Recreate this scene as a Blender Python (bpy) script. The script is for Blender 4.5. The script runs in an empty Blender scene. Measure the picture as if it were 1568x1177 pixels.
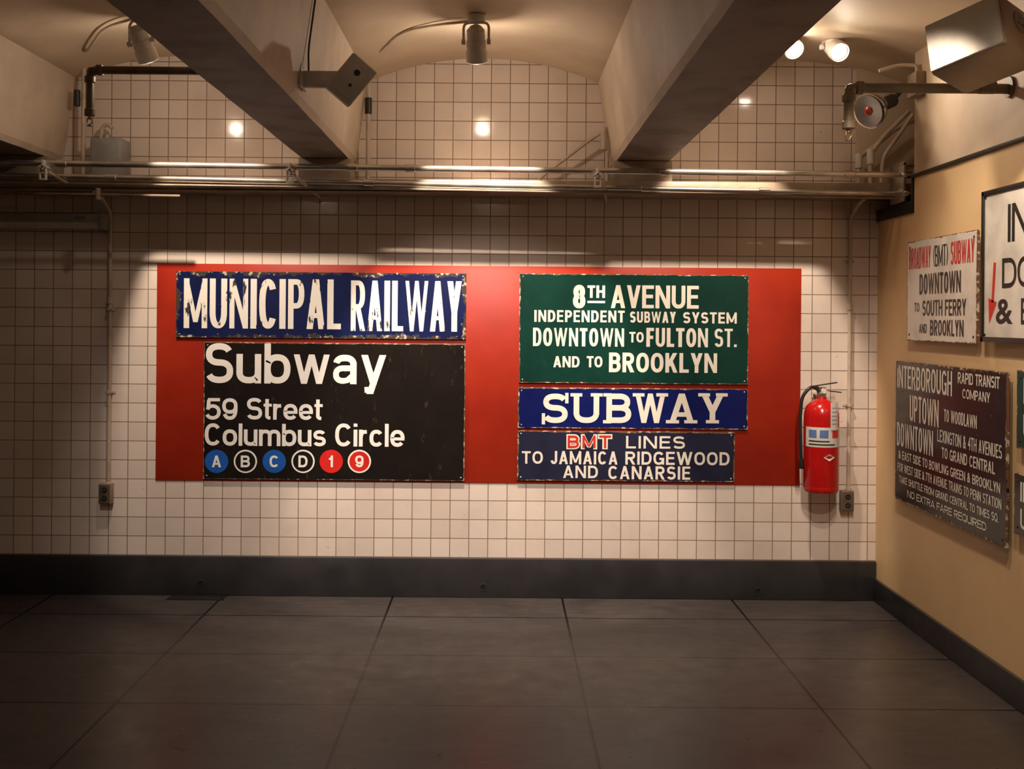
import bpy, bmesh, math, random
from mathutils import Vector, Matrix, Euler
random.seed(4)
scene = bpy.context.scene
COL = scene.collection
D = 6.0; S = 0.0037; EYE = 1.576; TH = 0.0081
VU, VV = 766.0, 488.0
XR = 2.136          # right wall plane
cT, sT = math.cos(TH), math.sin(TH)

# ---- survey helpers: metric position of points measured on the walls ----
def W(u, v, a=0.0):
    du, dv = u-VU, v-VV
    k = S*(D-a)/D
    return Vector(((du*cT+dv*sT)*k, -a, EYE-(-du*sT+dv*cT)*k))
def R(u, v, off=0.0):
    du, dv = u-VU, v-VV
    x = du*cT+dv*sT; y = -du*sT+dv*cT
    d = D*((XR-off)/S)/x
    return Vector((XR-off, -(D-d), EYE-y*S*d/D))

# ------------------------------------------------------------ materials
class NT:
    def __init__(s, name):
        s.m = bpy.data.materials.new(name); s.m.use_nodes = True
        s.t = s.m.node_tree; s.b = s.t.nodes['Principled BSDF']
        s.tc = s.t.nodes.new('ShaderNodeTexCoord')
    def n(s, typ, **kw):
        nd = s.t.nodes.new(typ)
        for k, v in kw.items(): setattr(nd, k, v)
        return nd
    def l(s, a, b): s.t.links.new(a, b)
    def noise(s, scale, detail=4, rough=.55, vec=None):
        nd = s.n('ShaderNodeTexNoise'); nd.inputs['Scale'].default_value = scale
        nd.inputs['Detail'].default_value = detail; nd.inputs['Roughness'].default_value = rough
        s.l(vec if vec else s.tc.outputs['Object'], nd.inputs['Vector'])
        return nd.outputs['Fac']
    def math(s, op, a, b=None, c=None, clamp=False):
        nd = s.n('ShaderNodeMath', operation=op, use_clamp=clamp)
        for i, x in enumerate((a, b, c)):
            if x is None: continue
            if isinstance(x, (int, float)): nd.inputs[i].default_value = x
            else: s.l(x, nd.inputs[i])
        return nd.outputs[0]
    def ramp(s, f, lo, hi, a=0., b=1.):
        nd = s.n('ShaderNodeMapRange', interpolation_type='SMOOTHSTEP')
        s.l(f, nd.inputs[0])
        nd.inputs[1].default_value = lo; nd.inputs[2].default_value = hi
        nd.inputs[3].default_value = a; nd.inputs[4].default_value = b
        return nd.outputs[0]
    def mix(s, f, a, b):
        nd = s.n('ShaderNodeMix', data_type='RGBA')
        for i, x in ((0, f), (6, a), (7, b)):
            if isinstance(x, (int, float)): nd.inputs[i].default_value = x
            elif isinstance(x, tuple): nd.inputs[i].default_value = (*x, 1)
            else: s.l(x, nd.inputs[i])
        return nd.outputs[2]
    def bump(s, h, strength=.3, dist=.002):
        nd = s.n('ShaderNodeBump'); nd.inputs['Strength'].default_value = strength
        nd.inputs['Distance'].default_value = dist
        s.l(h, nd.inputs['Height']); s.l(nd.outputs[0], s.b.inputs['Normal'])
    def put(s, k, x):
        if isinstance(x, (int, float)): s.b.inputs[k].default_value = x
        elif isinstance(x, tuple): s.b.inputs[k].default_value = (*x, 1)
        else: s.l(x, s.b.inputs[k])

def mat(name, col, rough=.5, metal=0., col2=None, scale=6, bump=0., bs=60, lo=.35, hi=.65, rv=.0):
    m = NT(name)
    if col2 is None: col2 = tuple(c*.8 for c in col)
    f = m.ramp(m.noise(scale, 5), lo, hi)
    m.put('Base Color', m.mix(f, col, col2)); m.put('Metallic', metal)
    if rv: m.put('Roughness', m.math('MULTIPLY_ADD', m.noise(scale*2.3), rv, rough-rv/2))
    else: m.put('Roughness', rough)
    if bump: m.bump(m.noise(bs, 3), bump)
    return m.m
def emis(name, col, st):
    m = NT(name); m.put('Base Color', col); m.put('Emission Color', col); m.put('Emission Strength', st)
    return m.m

def tile_mat():
    m = NT('glazed_wall_tile')
    sp = m.n('ShaderNodeSeparateXYZ'); m.l(m.tc.outputs['Object'], sp.inputs[0])
    cb = m.n('ShaderNodeCombineXYZ')
    m.l(m.math('ADD', sp.outputs[0], 20*.1075+W(195, 800).x % .1075*-1+.1075), cb.inputs[0])
    m.l(m.math('ADD', sp.outputs[2], -.222+.1075), cb.inputs[1])
    br = m.n('ShaderNodeTexBrick', offset=0., squash=1.)
    m.l(cb.outputs[0], br.inputs['Vector'])
    for k, v in (('Scale', 1.), ('Mortar Size', .0026), ('Mortar Smooth', .3), ('Bias', 0.), ('Brick Width', .1075), ('Row Height', .1075)):
        br.inputs[k].default_value = v
    br.inputs['Color1'].default_value = (.83, .73, .655, 1)
    br.inputs['Color2'].default_value = (.73, .625, .55, 1)
    br.inputs['Mortar'].default_value = (.24, .165, .125, 1)
    grime = m.ramp(m.noise(2.2, 6, .65), .43, .75, 0, .30)
    c = m.mix(grime, br.outputs['Color'], (.47, .36, .28))
    spots = m.ramp(m.noise(38, 2), .73, .77, 0, .8)
    c = m.mix(spots, c, (.3, .2, .13))
    m.put('Base Color', c)
    m.put('Roughness', m.math('MULTIPLY_ADD', br.outputs['Fac'], .6, .12))
    h = m.math('SUBTRACT', 1., br.outputs['Fac'])
    h2 = m.math('MULTIPLY_ADD', m.noise(7., 1), .7, h)
    m.bump(h2, .7, .0016)
    return m.m
def floor_mat():
    m = NT('floor_slabs')
    sp = m.n('ShaderNodeSeparateXYZ'); m.l(m.tc.outputs['Object'], sp.inputs[0])
    cb = m.n('ShaderNodeCombineXYZ')
    m.l(m.math('ADD', sp.outputs[0], .595+.957*10), cb.inputs[0])
    m.l(m.math('ADD', sp.outputs[1], 1.05+.64*20), cb.inputs[1])
    br = m.n('ShaderNodeTexBrick', offset=0., squash=1.)
    m.l(cb.outputs[0], br.inputs['Vector'])
    for k, v in (('Scale', 1.), ('Mortar Size', .006), ('Mortar Smooth', .1), ('Brick Width', .957), ('Row Height', .64)):
        br.inputs[k].default_value = v
    br.inputs['Color1'].default_value = (.066, .056, .054, 1)
    br.inputs['Color2'].default_value = (.054, .046, .045, 1)
    br.inputs['Mortar'].default_value = (.006, .005, .005, 1)
    mp = m.n('ShaderNodeMapping'); mp.inputs['Scale'].default_value = (1, 5, 1)
    m.l(m.tc.outputs['Object'], mp.inputs[0])
    st = m.ramp(m.noise(6, 6, .7, mp.outputs[0]), .42, .72, 0, .5)
    c = m.mix(st, br.outputs['Color'], (.105, .090, .086))
    c = m.mix(m.ramp(m.noise(3, 5), .5, .72, 0, .5), c, (.034, .029, .028))
    c = m.mix(m.ramp(m.noise(45, 2), .73, .76, 0, .7), c, (.20, .17, .15))
    c = m.mix(m.ramp(m.noise(31, 3), .26, .29, .8, 0), c, (.010, .008, .008))
    c = m.mix(br.outputs['Fac'], c, (.005, .004, .004))
    m.put('Base Color', c)
    m.put('Roughness', m.math('MULTIPLY_ADD', m.noise(9, 5), .30, .17))
    h = m.math('MULTIPLY_ADD', m.noise(70, 4), .18, m.math('MULTIPLY', br.outputs['Fac'], -1.))
    m.bump(h, .4, .002)
    return m.m
def sign_mat(name, col, w, h, axis='x', edge=.02, chips=.70, rust=(.16, .07, .03), pale=(.55, .48, .36), rough=.25, scuff=0., col2=None, pl=(.52, .6)):
    m = NT(name)
    sp = m.n('ShaderNodeSeparateXYZ'); m.l(m.tc.outputs['Generated'], sp.inputs[0])
    gx = sp.outputs[0] if axis == 'x' else sp.outputs[1]; gz = sp.outputs[2]
    def ed(g, L):
        return m.math('MULTIPLY', m.math('MINIMUM', g, m.math('SUBTRACT', 1., g)), L)
    e = m.math('MINIMUM', ed(gx, w), ed(gz, h))
    n = m.noise(14, 6, .7)
    v = m.math('SUBTRACT', e, m.math('MULTIPLY', m.math('SUBTRACT', n, .42), edge*4.))
    em = m.ramp(v, .0005, .004, 1, 0)
    ch = m.ramp(m.noise(24, 5, .6), chips, chips+.02)
    mask = m.math('MAXIMUM', em, ch)
    base = m.mix(m.ramp(m.noise(5, 4), .4, .7), col, col2 or tuple(c*.75 for c in col))
    if scuff:
        mp = m.n('ShaderNodeMapping'); mp.inputs['Scale'].default_value = (1, 1, .35); mp.inputs['Rotation'].default_value = (0, .8, 0)
        m.l(m.tc.outputs['Object'], mp.inputs[0])
        base = m.mix(m.ramp(m.noise(28, 6, .7, mp.outputs[0]), .6, .8, 0, scuff), base, (.4, .36, .3))
    rc = m.mix(m.ramp(m.noise(40, 3), *pl), rust, pale)
    m.put('Base Color', m.mix(mask, base, rc))
    m.put('Roughness', m.math('MULTIPLY_ADD', mask, .5, rough))
    m.bump(m.math('SUBTRACT', 1., mask), .5, .001)
    return m.m
def letter_mat(name, col, chip, scale=26, dark=(.05, .04, .04), sc2=.25, rough=.35):
    m = NT(name)
    mp = m.n('ShaderNodeMapping'); mp.inputs['Scale'].default_value = (1, 1, sc2)
    m.l(m.tc.outputs['Object'], mp.inputs[0])
    f = m.ramp(m.noise(scale, 6, .65, mp.outputs[0]), chip, chip+.03)
    m.put('Base Color', m.mix(f, col, dark)); m.put('Roughness', rough)
    return m.m

M = {}
M['tile'] = tile_mat(); M['floor'] = floor_mat()
M['plaster'] = mat('cream_plaster', (.68, .55, .41), .6, col2=(.58, .46, .33), scale=2.5, bump=.25, bs=25)
M['beam'] = mat('painted_concrete', (.68, .57, .45), .6, col2=(.56, .46, .36), scale=3, bump=.35, bs=18)
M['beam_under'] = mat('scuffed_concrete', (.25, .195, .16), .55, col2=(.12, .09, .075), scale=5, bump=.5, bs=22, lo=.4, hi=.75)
M['yellow'] = mat('ochre_wall_paint', (.77, .55, .30), .55, col2=(.71, .49, .25), scale=2, bump=.1, bs=60)
M['base'] = mat('dark_baseboard_paint', (.038, .036, .040), .35, col2=(.026, .025, .028), scale=4, bump=.25, bs=12, rv=.2)
M['black'] = mat('black_paint', (.012, .011, .010), .4)
M['red'] = mat('red_backboard_paint', (.40, .028, .008), .38, col2=(.32, .018, .007), scale=2.2, bump=.06, bs=40)
M['galv'] = mat('galvanised_steel', (.66, .62, .56), .27, .85, col2=(.48, .44, .38), scale=9, bump=.1, bs=50)
M['steelpaint'] = mat('tan_painted_steel', (.36, .28, .20), .45, col2=(.25, .19, .14), scale=6, bump=.2, bs=30)
M['conduit'] = mat('painted_conduit', (.60, .50, .39), .45, col2=(.48, .39, .30), scale=12)
M['oldpipe'] = mat('brown_pipe_paint', (.17, .12, .08), .45, col2=(.11, .075, .05), scale=10, bump=.2, bs=40)
M['tanpipe'] = mat('olive_tan_pipe_paint', (.19, .15, .10), .5, col2=(.14, .11, .07), scale=10, bump=.2, bs=40)
M['grey'] = mat('grey_enclosure', (.34, .34, .33), .45, .2)
M['white'] = mat('white_fixture', (.74, .71, .66), .4)
M['dark'] = mat('dark_plastic', (.02, .02, .02), .4)
M['chrome'] = mat('silver_reflector', (.8, .78, .74), .14, 1.)
M['brass'] = mat('bronze_fitting', (.35, .22, .12), .35, .8)
M['ext'] = mat('extinguisher_red', (.50, .010, .010), .2, col2=(.44, .008, .009))
M['enam_w'] = letter_mat('enamel_white', (.84, .79, .70), .84)
M['helv_w'] = letter_mat('vinyl_white', (.90, .88, .84), .95)
M['muni_w'] = letter_mat('worn_white_paint', (.88, .85, .78), .605, 22, (.045, .04, .045), .3)
M['blk_l'] = letter_mat('enamel_black', (.02, .018, .016), .9)
M['red_l'] = letter_mat('enamel_red', (.60, .035, .02), .85)
M['blue_l'] = mat('disc_blue', (.015, .12, .52), .35)
M['redd'] = mat('disc_red', (.72, .025, .02), .35)
M['discblk'] = mat('disc_black', (.012, .010, .009), .35)
M['lamp'] = emis('lamp_glass', (1., .80, .55), 30)
M['lampdim'] = emis('lamp_glass_soft', (1., .80, .56), 7)
M['paper'] = mat('label_paper', (.75, .72, .66), .5)
M['bluelbl'] = mat('label_blue', (.12, .2, .45), .5)
M['redglass'] = mat('red_glass', (.5, .05, .03), .2)
M['grille'] = mat('speaker_grille', (.50, .47, .42), .5, .2, bump=.8, bs=300)
M['brownplastic'] = mat('tan_speaker_case', (.30, .21, .14), .45)
M['hole'] = mat('dark_void', (.004, .004, .004), .9)

# ------------------------------------------------------------ mesh helpers
def obj_from(name, me, mats, parent=None, smooth=False):
    ob = bpy.data.objects.new(name, me)
    for mm in (mats if isinstance(mats, (list, tuple)) else [mats]): me.materials.append(mm)
    if smooth:
        for p in me.polygons: p.use_smooth = True
        try: me.set_sharp_from_angle(angle=math.radians(40))
        except Exception: pass
    COL.objects.link(ob)
    if parent:
        ob.parent = parent
        ob.matrix_parent_inverse = Matrix.Translation(parent.location).inverted()
    return ob
def empty(name, loc=(0, 0, 0)):
    e = bpy.data.objects.new(name, None); e.empty_display_size = .1
    e.location = loc; COL.objects.link(e); return e
def bm_obj(name, bm, mats, parent=None, smooth=False, bev=0., seg=2):
    if bev:
        es = [e for e in bm.edges if len(e.link_faces) == 2 and e.calc_face_angle(0) > .5]
        bmesh.ops.bevel(bm, geom=es, offset=bev, segments=seg, affect='EDGES', profile=.5)
    bmesh.ops.recalc_face_normals(bm, faces=bm.faces[:])
    me = bpy.data.meshes.new(name); bm.to_mesh(me); bm.free()
    return obj_from(name, me, mats, parent, smooth)
def add_box(bm, p0, p1, mtx=None, mi=0):
    c = [(a+b)/2 for a, b in zip(p0, p1)]; sz = [abs(a-b) for a, b in zip(p0, p1)]
    mm = Matrix.Translation(c) @ Matrix.Diagonal((*sz, 1))
    if mtx is not None: mm = mtx @ mm
    r = bmesh.ops.create_cube(bm, size=1., matrix=mm)
    for f in {f for v in r['verts'] for f in v.link_faces}: f.material_index = mi
def box(name, p0, p1, m, parent=None, bev=0., mtx=None, seg=2):
    bm = bmesh.new(); add_box(bm, p0, p1, mtx)
    return bm_obj(name, bm, m, parent, bev > 0, bev, seg)
def boxes(name, lst, m, parent=None, bev=0., mtx=None):
    bm = bmesh.new()
    for p0, p1 in lst: add_box(bm, p0, p1, mtx)
    return bm_obj(name, bm, m, parent, bev > 0, bev)
def frame(p, axis, up=(0, 0, 1)):
    z = Vector(axis).normalized(); u = Vector(up)
    if abs(z.dot(u)) > .98: u = Vector((0, 1, 0))
    x = u.cross(z).normalized(); y = z.cross(x)
    return Matrix.Translation(p) @ Matrix((x, y, z)).transposed().to_4x4()
def add_lathe(bm, prof, mtx, n=32, a0=0, a1=2*math.pi):
    full = abs(a1-a0-2*math.pi) < 1e-6
    cnt = n if full else n+1
    rings = []
    for r, t in prof:
        if r < 1e-6 and full: rings.append([bm.verts.new(mtx @ Vector((0, 0, t)))]); continue
        rings.append([bm.verts.new(mtx @ Vector((r*math.cos(a0+(a1-a0)*i/n), r*math.sin(a0+(a1-a0)*i/n), t))) for i in range(cnt)])
    for A, B in zip(rings, rings[1:]):
        for i in range(n):
            j = (i+1) % cnt if full else i+1
            if len(A) == 1 and len(B) == 1: continue
            if len(A) == 1: bm.faces.new((A[0], B[i], B[j]))
            elif len(B) == 1: bm.faces.new((A[i], A[j], B[0]))
            else: bm.faces.new((A[i], A[j], B[j], B[i]))
def lathe(name, prof, p, axis, m, parent=None, n=32, a0=0, a1=2*math.pi, up=(0, 0, 1)):
    bm = bmesh.new(); add_lathe(bm, prof, frame(p, axis, up), n, a0, a1)
    return bm_obj(name, bm, m, parent, True)
def cyl(name, p0, p1, r, m, parent=None, n=24):
    p0 = Vector(p0); L = (Vector(p1)-p0).length; b = min(r*.15, L*.1)
    return lathe(name, [(0, 0), (r-b, 0), (r, b), (r, L-b), (r-b, L), (0, L)], p0, Vector(p1)-p0, m, parent, n)
def fillet(pts, r):
    pts = [Vector(p) for p in pts]; out = [pts[0]]
    for a, b, c in zip(pts, pts[1:], pts[2:]):
        d1 = (a-b); d2 = (c-b); rr = min(r, d1.length*.49, d2.length*.49)
        s = b+d1.normalized()*rr; e = b+d2.normalized()*rr
        for i in range(7):
            t = i/6; out.append(s*(1-t)**2+b*2*t*(1-t)+e*t*t)
    out.append(pts[-1]); return out
def tube(name, pts, r, m, parent=None, fil=.06):
    cu = bpy.data.curves.new(name, 'CURVE'); cu.dimensions = '3D'
    P = fillet(pts, fil) if fil else [Vector(p) for p in pts]
    sp = cu.splines.new('POLY'); sp.points.add(len(P)-1)
    for q, p in zip(sp.points, P): q.co = (*p, 1)
    cu.bevel_depth = r; cu.bevel_resolution = 5; cu.use_fill_caps = True
    t = bpy.data.objects.new('tmp', cu); COL.objects.link(t)
    dg = bpy.context.evaluated_depsgraph_get(); dg.update()
    me = bpy.data.meshes.new_from_object(t.evaluated_get(dg)); me.name = name
    bpy.data.objects.remove(t); bpy.data.curves.remove(cu)
    me.materials.clear()
    return obj_from(name, me, m, parent, True)

_cache = {}
def glyphs(s, bold, spc):
    k = (s, bold, spc)
    if k not in _cache:
        cu = bpy.data.curves.new('t', 'FONT'); cu.body = s; cu.offset = bold; cu.space_character = spc
        cu.resolution_u = 5; cu.fill_mode = 'FRONT'; cu.size = 1
        t = bpy.data.objects.new('tmp', cu); COL.objects.link(t)
        dg = bpy.context.evaluated_depsgraph_get(); dg.update()
        me = bpy.data.meshes.new_from_object(t.evaluated_get(dg))
        vs = [v.co.copy() for v in me.vertices]; fs = [tuple(p.vertices) for p in me.polygons]
        bpy.data.objects.remove(t); bpy.data.curves.remove(cu); bpy.data.meshes.remove(me)
        _cache[k] = (vs, fs)
    return _cache[k]
class Face:
    """a flat sign face with local metric coordinates"""
    def __init__(s, org, right, up, nrm, w=1, h=1): s.o, s.r, s.u, s.n, s.w, s.hh = Vector(org), Vector(right), Vector(up), Vector(nrm), w, h
    def P(s, x, y, h=0): return s.o+s.r*x+s.u*y+s.n*h
def add_text(bm, F, txt, x0, x1, y0, y1, bold=.02, spc=1.05, h=.0015):
    vs, fs = glyphs(txt, bold, spc)
    mx0 = min(v.x for v in vs); mx1 = max(v.x for v in vs); my0 = min(v.y for v in vs); my1 = max(v.y for v in vs)
    nv = [bm.verts.new(F.P(x0+(v.x-mx0)/(mx1-mx0)*(x1-x0), y0+(v.y-my0)/(my1-my0)*(y1-y0), h)) for v in vs]
    for f in fs:
        try: bm.faces.new([nv[i] for i in f])
        except ValueError: pass
def add_rect(bm, F, x0, x1, y0, y1, h=.0015):
    bm.faces.new([bm.verts.new(F.P(x, y, h)) for x, y in ((x0, y0), (x1, y0), (x1, y1), (x0, y1))])
def flat_obj(name, bm, m, parent):
    me = bpy.data.meshes.new(name); bm.to_mesh(me); bm.free()
    return obj_from(name, me, m, parent)

# ---- sign-painter's grotesque: letters built from strokes of constant width
GW = dict(zip('ABCDEFGHIJKLMNOPQRSTUVWXYZ', (.9, .84, .88, .86, .74, .7, .92, .86, 0, .66, .88, .68, 1.16, .92, .92, .8, .92, .86, .82, .78, .86, .86, 1.36, .88, .86, .8)))
GW.update({'u': .73, 'b': .77, 'w': 1.06, 'a': .74, 'y': .74, 't': .44, 'r': .47, 'e': .75, 'o': .78, 'l': 0, 'm': 1.16, 's': .70, 'i': 0, 'c': .72, 'n': .73,
           '5': .76, '9': .76, '8': .8, '1': .46, '.': 0, '&': .95, '(': .4, ')': .4, ' ': .35, '7': .7, '4': .76})
XH = .735
_k = [0]
def glyph(bm, F, ch, x, y, w, h, t, hz):
    p = 2.35
    # counters of M, N and W must stay open in condensed settings
    if ch == 'M': t = min(t, w*.235)
    elif ch == 'W': t = min(t, w*.155)
    elif ch == 'w': t = min(t, w*.165)
    elif ch == 'N': t = min(t, w*.27)
    elif ch in 'ABDEGHKOPRU': t = min(t, w*.34)
    def poly(pts):
        # every painted stroke sits a hair above the previous one, no coincident faces
        _k[0] = (_k[0]+1) % 17
        z = hz+_k[0]*4e-5
        ar = sum(pts[i][0]*pts[(i+1) % len(pts)][1]-pts[(i+1) % len(pts)][0]*pts[i][1] for i in range(len(pts)))
        if ar < 0: pts = pts[::-1]
        bm.faces.new([bm.verts.new(F.P(a, b, z)) for a, b in pts])
    def rib(P, tt=None):
        hw = (tt or t)/2; L = []; Rr = []
        for i, q in enumerate(P):
            a = P[max(i-1, 0)]; b = P[min(i+1, len(P)-1)]
            if i in (0, len(P)-1) and len(P) > 30 and math.dist(P[0], P[-1]) < 1e-6: a = P[-2]; b = P[1]
            dx, dy = b[0]-a[0], b[1]-a[1]; l = math.hypot(dx, dy) or 1
            nx, ny = -dy/l*hw, dx/l*hw
            L.append((q[0]+nx, q[1]+ny)); Rr.append((q[0]-nx, q[1]-ny))
        for i in range(len(P)-1): poly((L[i], L[i+1], Rr[i+1], Rr[i]))
    X = lambda f: x+t/2+f*(w-t)
    def body(y, h):
        Y = lambda f: y+t/2+f*(h-t)
        def V(fx, f0=0, f1=1): poly(((X(fx)-t/2, y+f0*h), (X(fx)+t/2, y+f0*h), (X(fx)+t/2, y+f1*h), (X(fx)-t/2, y+f1*h)))
        def H(fy, f0=0, f1=1, k=.9):
            c = Y(fy)+(t*(1-k)/2 if fy > .9 else -t*(1-k)/2 if fy < .1 else 0)
            poly(((x+f0*w, c-t/2*k), (x+f1*w, c-t/2*k), (x+f1*w, c+t/2*k), (x+f0*w, c+t/2*k)))
        def Dg(xa, ya, xb, yb, k=1., kx=9.):
            dx = (xb-xa)*(w-t); dy = (yb-ya)*h; hw = min(k*t*math.sqrt(1+(dx/dy)**2), kx*w)
            A = x+hw/2+xa*(w-hw); B = x+hw/2+xb*(w-hw)
            poly(((A-hw/2, y+ya*h), (A+hw/2, y+ya*h), (B+hw/2, y+yb*h), (B-hw/2, y+yb*h)))
        def arc(cx, cy, rx, ry, a0, a1, n=22, pw=None):
            q = pw or p; out = []
            for i in range(n+1):
                a = math.radians(a0+(a1-a0)*i/n); c, s_ = math.cos(a), math.sin(a)
                out.append((X(cx)+rx*(w-t)*math.copysign(abs(c)**(2/q), c), Y(cy)+ry*(h-t)*math.copysign(abs(s_)**(2/q), s_)))
            return out
        return Y, V, H, Dg, arc
    Y, V, H, Dg, arc = body(y, h)
    Yx, Vx, Hx, Dx, arcx = body(y, h*XH)
    c = ch
    if c == 'A': Dg(0, 0, .5, 1); Dg(1, 0, .5, 1); H(.24, .2, .8, .8)
    elif c == 'B': V(0); rib([(X(0), Y(1))]+arc(.52, .76, .42, .24, 90, -90)+[(X(0), Y(.52))]); rib([(X(0), Y(.52))]+arc(.52, .26, .48, .26, 90, -90)+[(X(0), Y(0))])
    elif c == 'C': rib(arc(.5, .5, .5, .5, 38, 322, 36))
    elif c == 'G': rib(arc(.5, .5, .5, .5, 38, 350, 36)); H(.44, .55, 1); V(1, .02, .5)
    elif c == 'D': V(0); rib([(X(0), Y(1))]+arc(.42, .5, .58, .5, 90, -90, 28)+[(X(0), Y(0))])
    elif c == 'E': V(0); H(0); H(1); H(.52, 0, .93)
    elif c == 'F': V(0); H(1); H(.5, 0, .9)
    elif c == 'H': V(0); V(1); H(.52)
    elif c == 'I': V(0)
    elif c == 'J': V(1, .3, 1); rib([(X(1), Y(.32))]+arc(.5, .3, .5, .3, 0, -170))
    elif c == 'K': V(0); Dg(.04, .32, .95, 1); Dg(1, 0, .38, .62)
    elif c == 'L': V(0); H(0)
    elif c == 'M': V(0); V(1); Dg(0, 1, .5, .12, .8, .23); Dg(1, 1, .5, .12, .8, .23)
    elif c == 'N': V(0); V(1); Dg(0, 1, 1, 0, .95, .33)
    elif c in 'OQ':
        rib(arc(.5, .5, .5, .5, 0, 360, 44))
        if c == 'Q': rib([(X(.6), Y(.25)), (X(1), Y(-.05))])
    elif c == 'P': V(0); rib([(X(0), Y(1))]+arc(.5, .73, .5, .27, 90, -90)+[(X(0), Y(.46))])
    elif c == 'R': V(0); rib([(X(0), Y(1))]+arc(.5, .74, .46, .26, 90, -90)+[(X(0), Y(.48))]); Dg(1, 0, .45, .5)
    elif c == 'S': rib(arc(.5, .76, .48, .24, 22, 270)[:-1]+arc(.5, .26, .5, .26, 90, -158))
    elif c == 'T': V(.5); H(1)
    elif c == 'U': V(0, .28, 1); V(1, .28, 1); rib(arc(.5, .32, .5, .32, 180, 360))
    elif c == 'V': Dg(0, 1, .5, 0); Dg(1, 1, .5, 0)
    elif c == 'W':
        for a, b in ((0, .25), (.5, .25), (.5, .75), (1, .75)): Dg(a, 1, b, 0, 1, .19)
    elif c == 'X': Dg(0, 0, 1, 1); Dg(1, 0, 0, 1)
    elif c == 'Y': Dg(0, 1, .5, .38); Dg(1, 1, .5, .38); V(.5, 0, .48)
    elif c == 'Z': H(0); H(1); Dg(0, .08, 1, .92)
    elif c == 'u': Vx(0, .3, 1); Vx(1, 0, 1); rib(arcx(.5, .34, .5, .34, 180, 360))
    elif c == 'n': Vx(0); Vx(1, 0, .65); rib(arcx(.5, .64, .5, .36, 180, 0))
    elif c == 'b': V(0); rib(arcx(.5, .5, .5, .5, 0, 360, 40))
    elif c == 'o': rib(arcx(.5, .5, .5, .5, 0, 360, 40))
    elif c == 'c': rib(arcx(.5, .5, .5, .5, 38, 322, 34))
    elif c == 'e': rib(arcx(.5, .5, .5, .5, 0, 322, 36)); Hx(.46, .04, .99, .8)
    elif c == 's': rib(arcx(.5, .755, .47, .245, 22, 270, pw=2.2)[:-1]+arcx(.5, .255, .5, .255, 90, -158, pw=2.2), t*.93)
    elif c == 'w':
        for a, b in ((0, .25), (.5, .25), (.5, .75), (1, .75)): Dx(a, 1, b, 0, .95)
    elif c == 'a':
        Vx(.93, 0, .75); rib(arcx(.47, .7, .46, .30, 168, 0))
        rib([(X(.93), Yx(.55)), (X(.6), Yx(.55))]+arcx(.40, .275, .40, .275, 90, 270)+[(X(.62), Yx(.03)), (X(.93), Yx(.26))], t*.9)
    elif c == 'y': Dx(0, 1, .5, 0); Dx(1, 1, .30, -.33); rib([(X(.40), Yx(-.30)), (X(.28), Yx(-.375)), (X(.02), Yx(-.385))], t*.9)
    elif c == 't':
        poly(((X(.36)-t/2, y+.14*h), (X(.36)+t/2, y+.14*h), (X(.36)+t/2, y+.95*h), (X(.36)-t/2, y+.95*h))); Hx(1, 0, 1, .8)
        rib([(X(.36), Y(.16)), (X(.42), Y(.04)), (X(.62), Y(0)), (X(1.1), Y(0))], t*.92)
    elif c == 'r': Vx(0); rib([(X(0), Yx(.55)), (X(.12), Yx(.8)), (X(.45), Yx(.97)), (X(1.15), Yx(.98))], t)
    elif c == 'l': V(0)
    elif c == 'i': Vx(0); V(0, .86, 1)
    elif c == 'm': Vx(0); Vx(.5, 0, .66); Vx(1, 0, .66); rib(arcx(.25, .64, .25, .36, 180, 0)); rib(arcx(.75, .64, .25, .36, 180, 0))
    elif c == '8': rib(arc(.5, .76, .44, .24, 0, 360, 36)); rib(arc(.5, .26, .5, .26, 0, 360, 36))
    elif c == '9': rib(arc(.5, .67, .5, .33, 0, 360, 36)); rib([(X(1), Y(.67))]+arc(.5, .5, .5, .5, 0, -150))
    elif c == '5': H(1, .16, .94); rib([(X(.14), Y(1)), (X(.07), Y(.46))]); rib([(X(.05), Y(.48))]+arc(.47, .33, .53, .33, 130, -155, pw=2.1))
    elif c == '1': V(.75); rib([(X(0), Y(.72)), (X(.4), Y(.77)), (X(.7), Y(.95))], t*.85)
    elif c == '.': poly(((x, y), (x+t, y), (x+t, y+t), (x, y+t)))
    elif c == ' ': pass
    else: add_text(bm, F, c, x, x+w, y, y+h, .02, 1, hz)
def add_stext(bm, F, txt, x0, x1, y0, y1, t=.18, gap=.42, hz=.0015, cap=.36):
    """y0 baseline, y1 cap line; t stroke as fraction of cap height; gap as fraction of stroke"""
    h = y1-y0; T = t*h
    L = x1-x0; T = min(T, L/len(txt)*cap) if len(txt) > 1 else T
    fixed = sum(T for c in txt if GW[c] == 0)+gap*T*(len(txt)-1)
    tot = sum(GW[c] for c in txt if GW[c])
    k = (L-fixed)/tot if tot else 0
    x = x0
    for c in txt:
        w = GW[c]*k if GW[c] else T
        glyph(bm, F, c, x, y0, w, h, T, hz)
        x += w+gap*T

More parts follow.
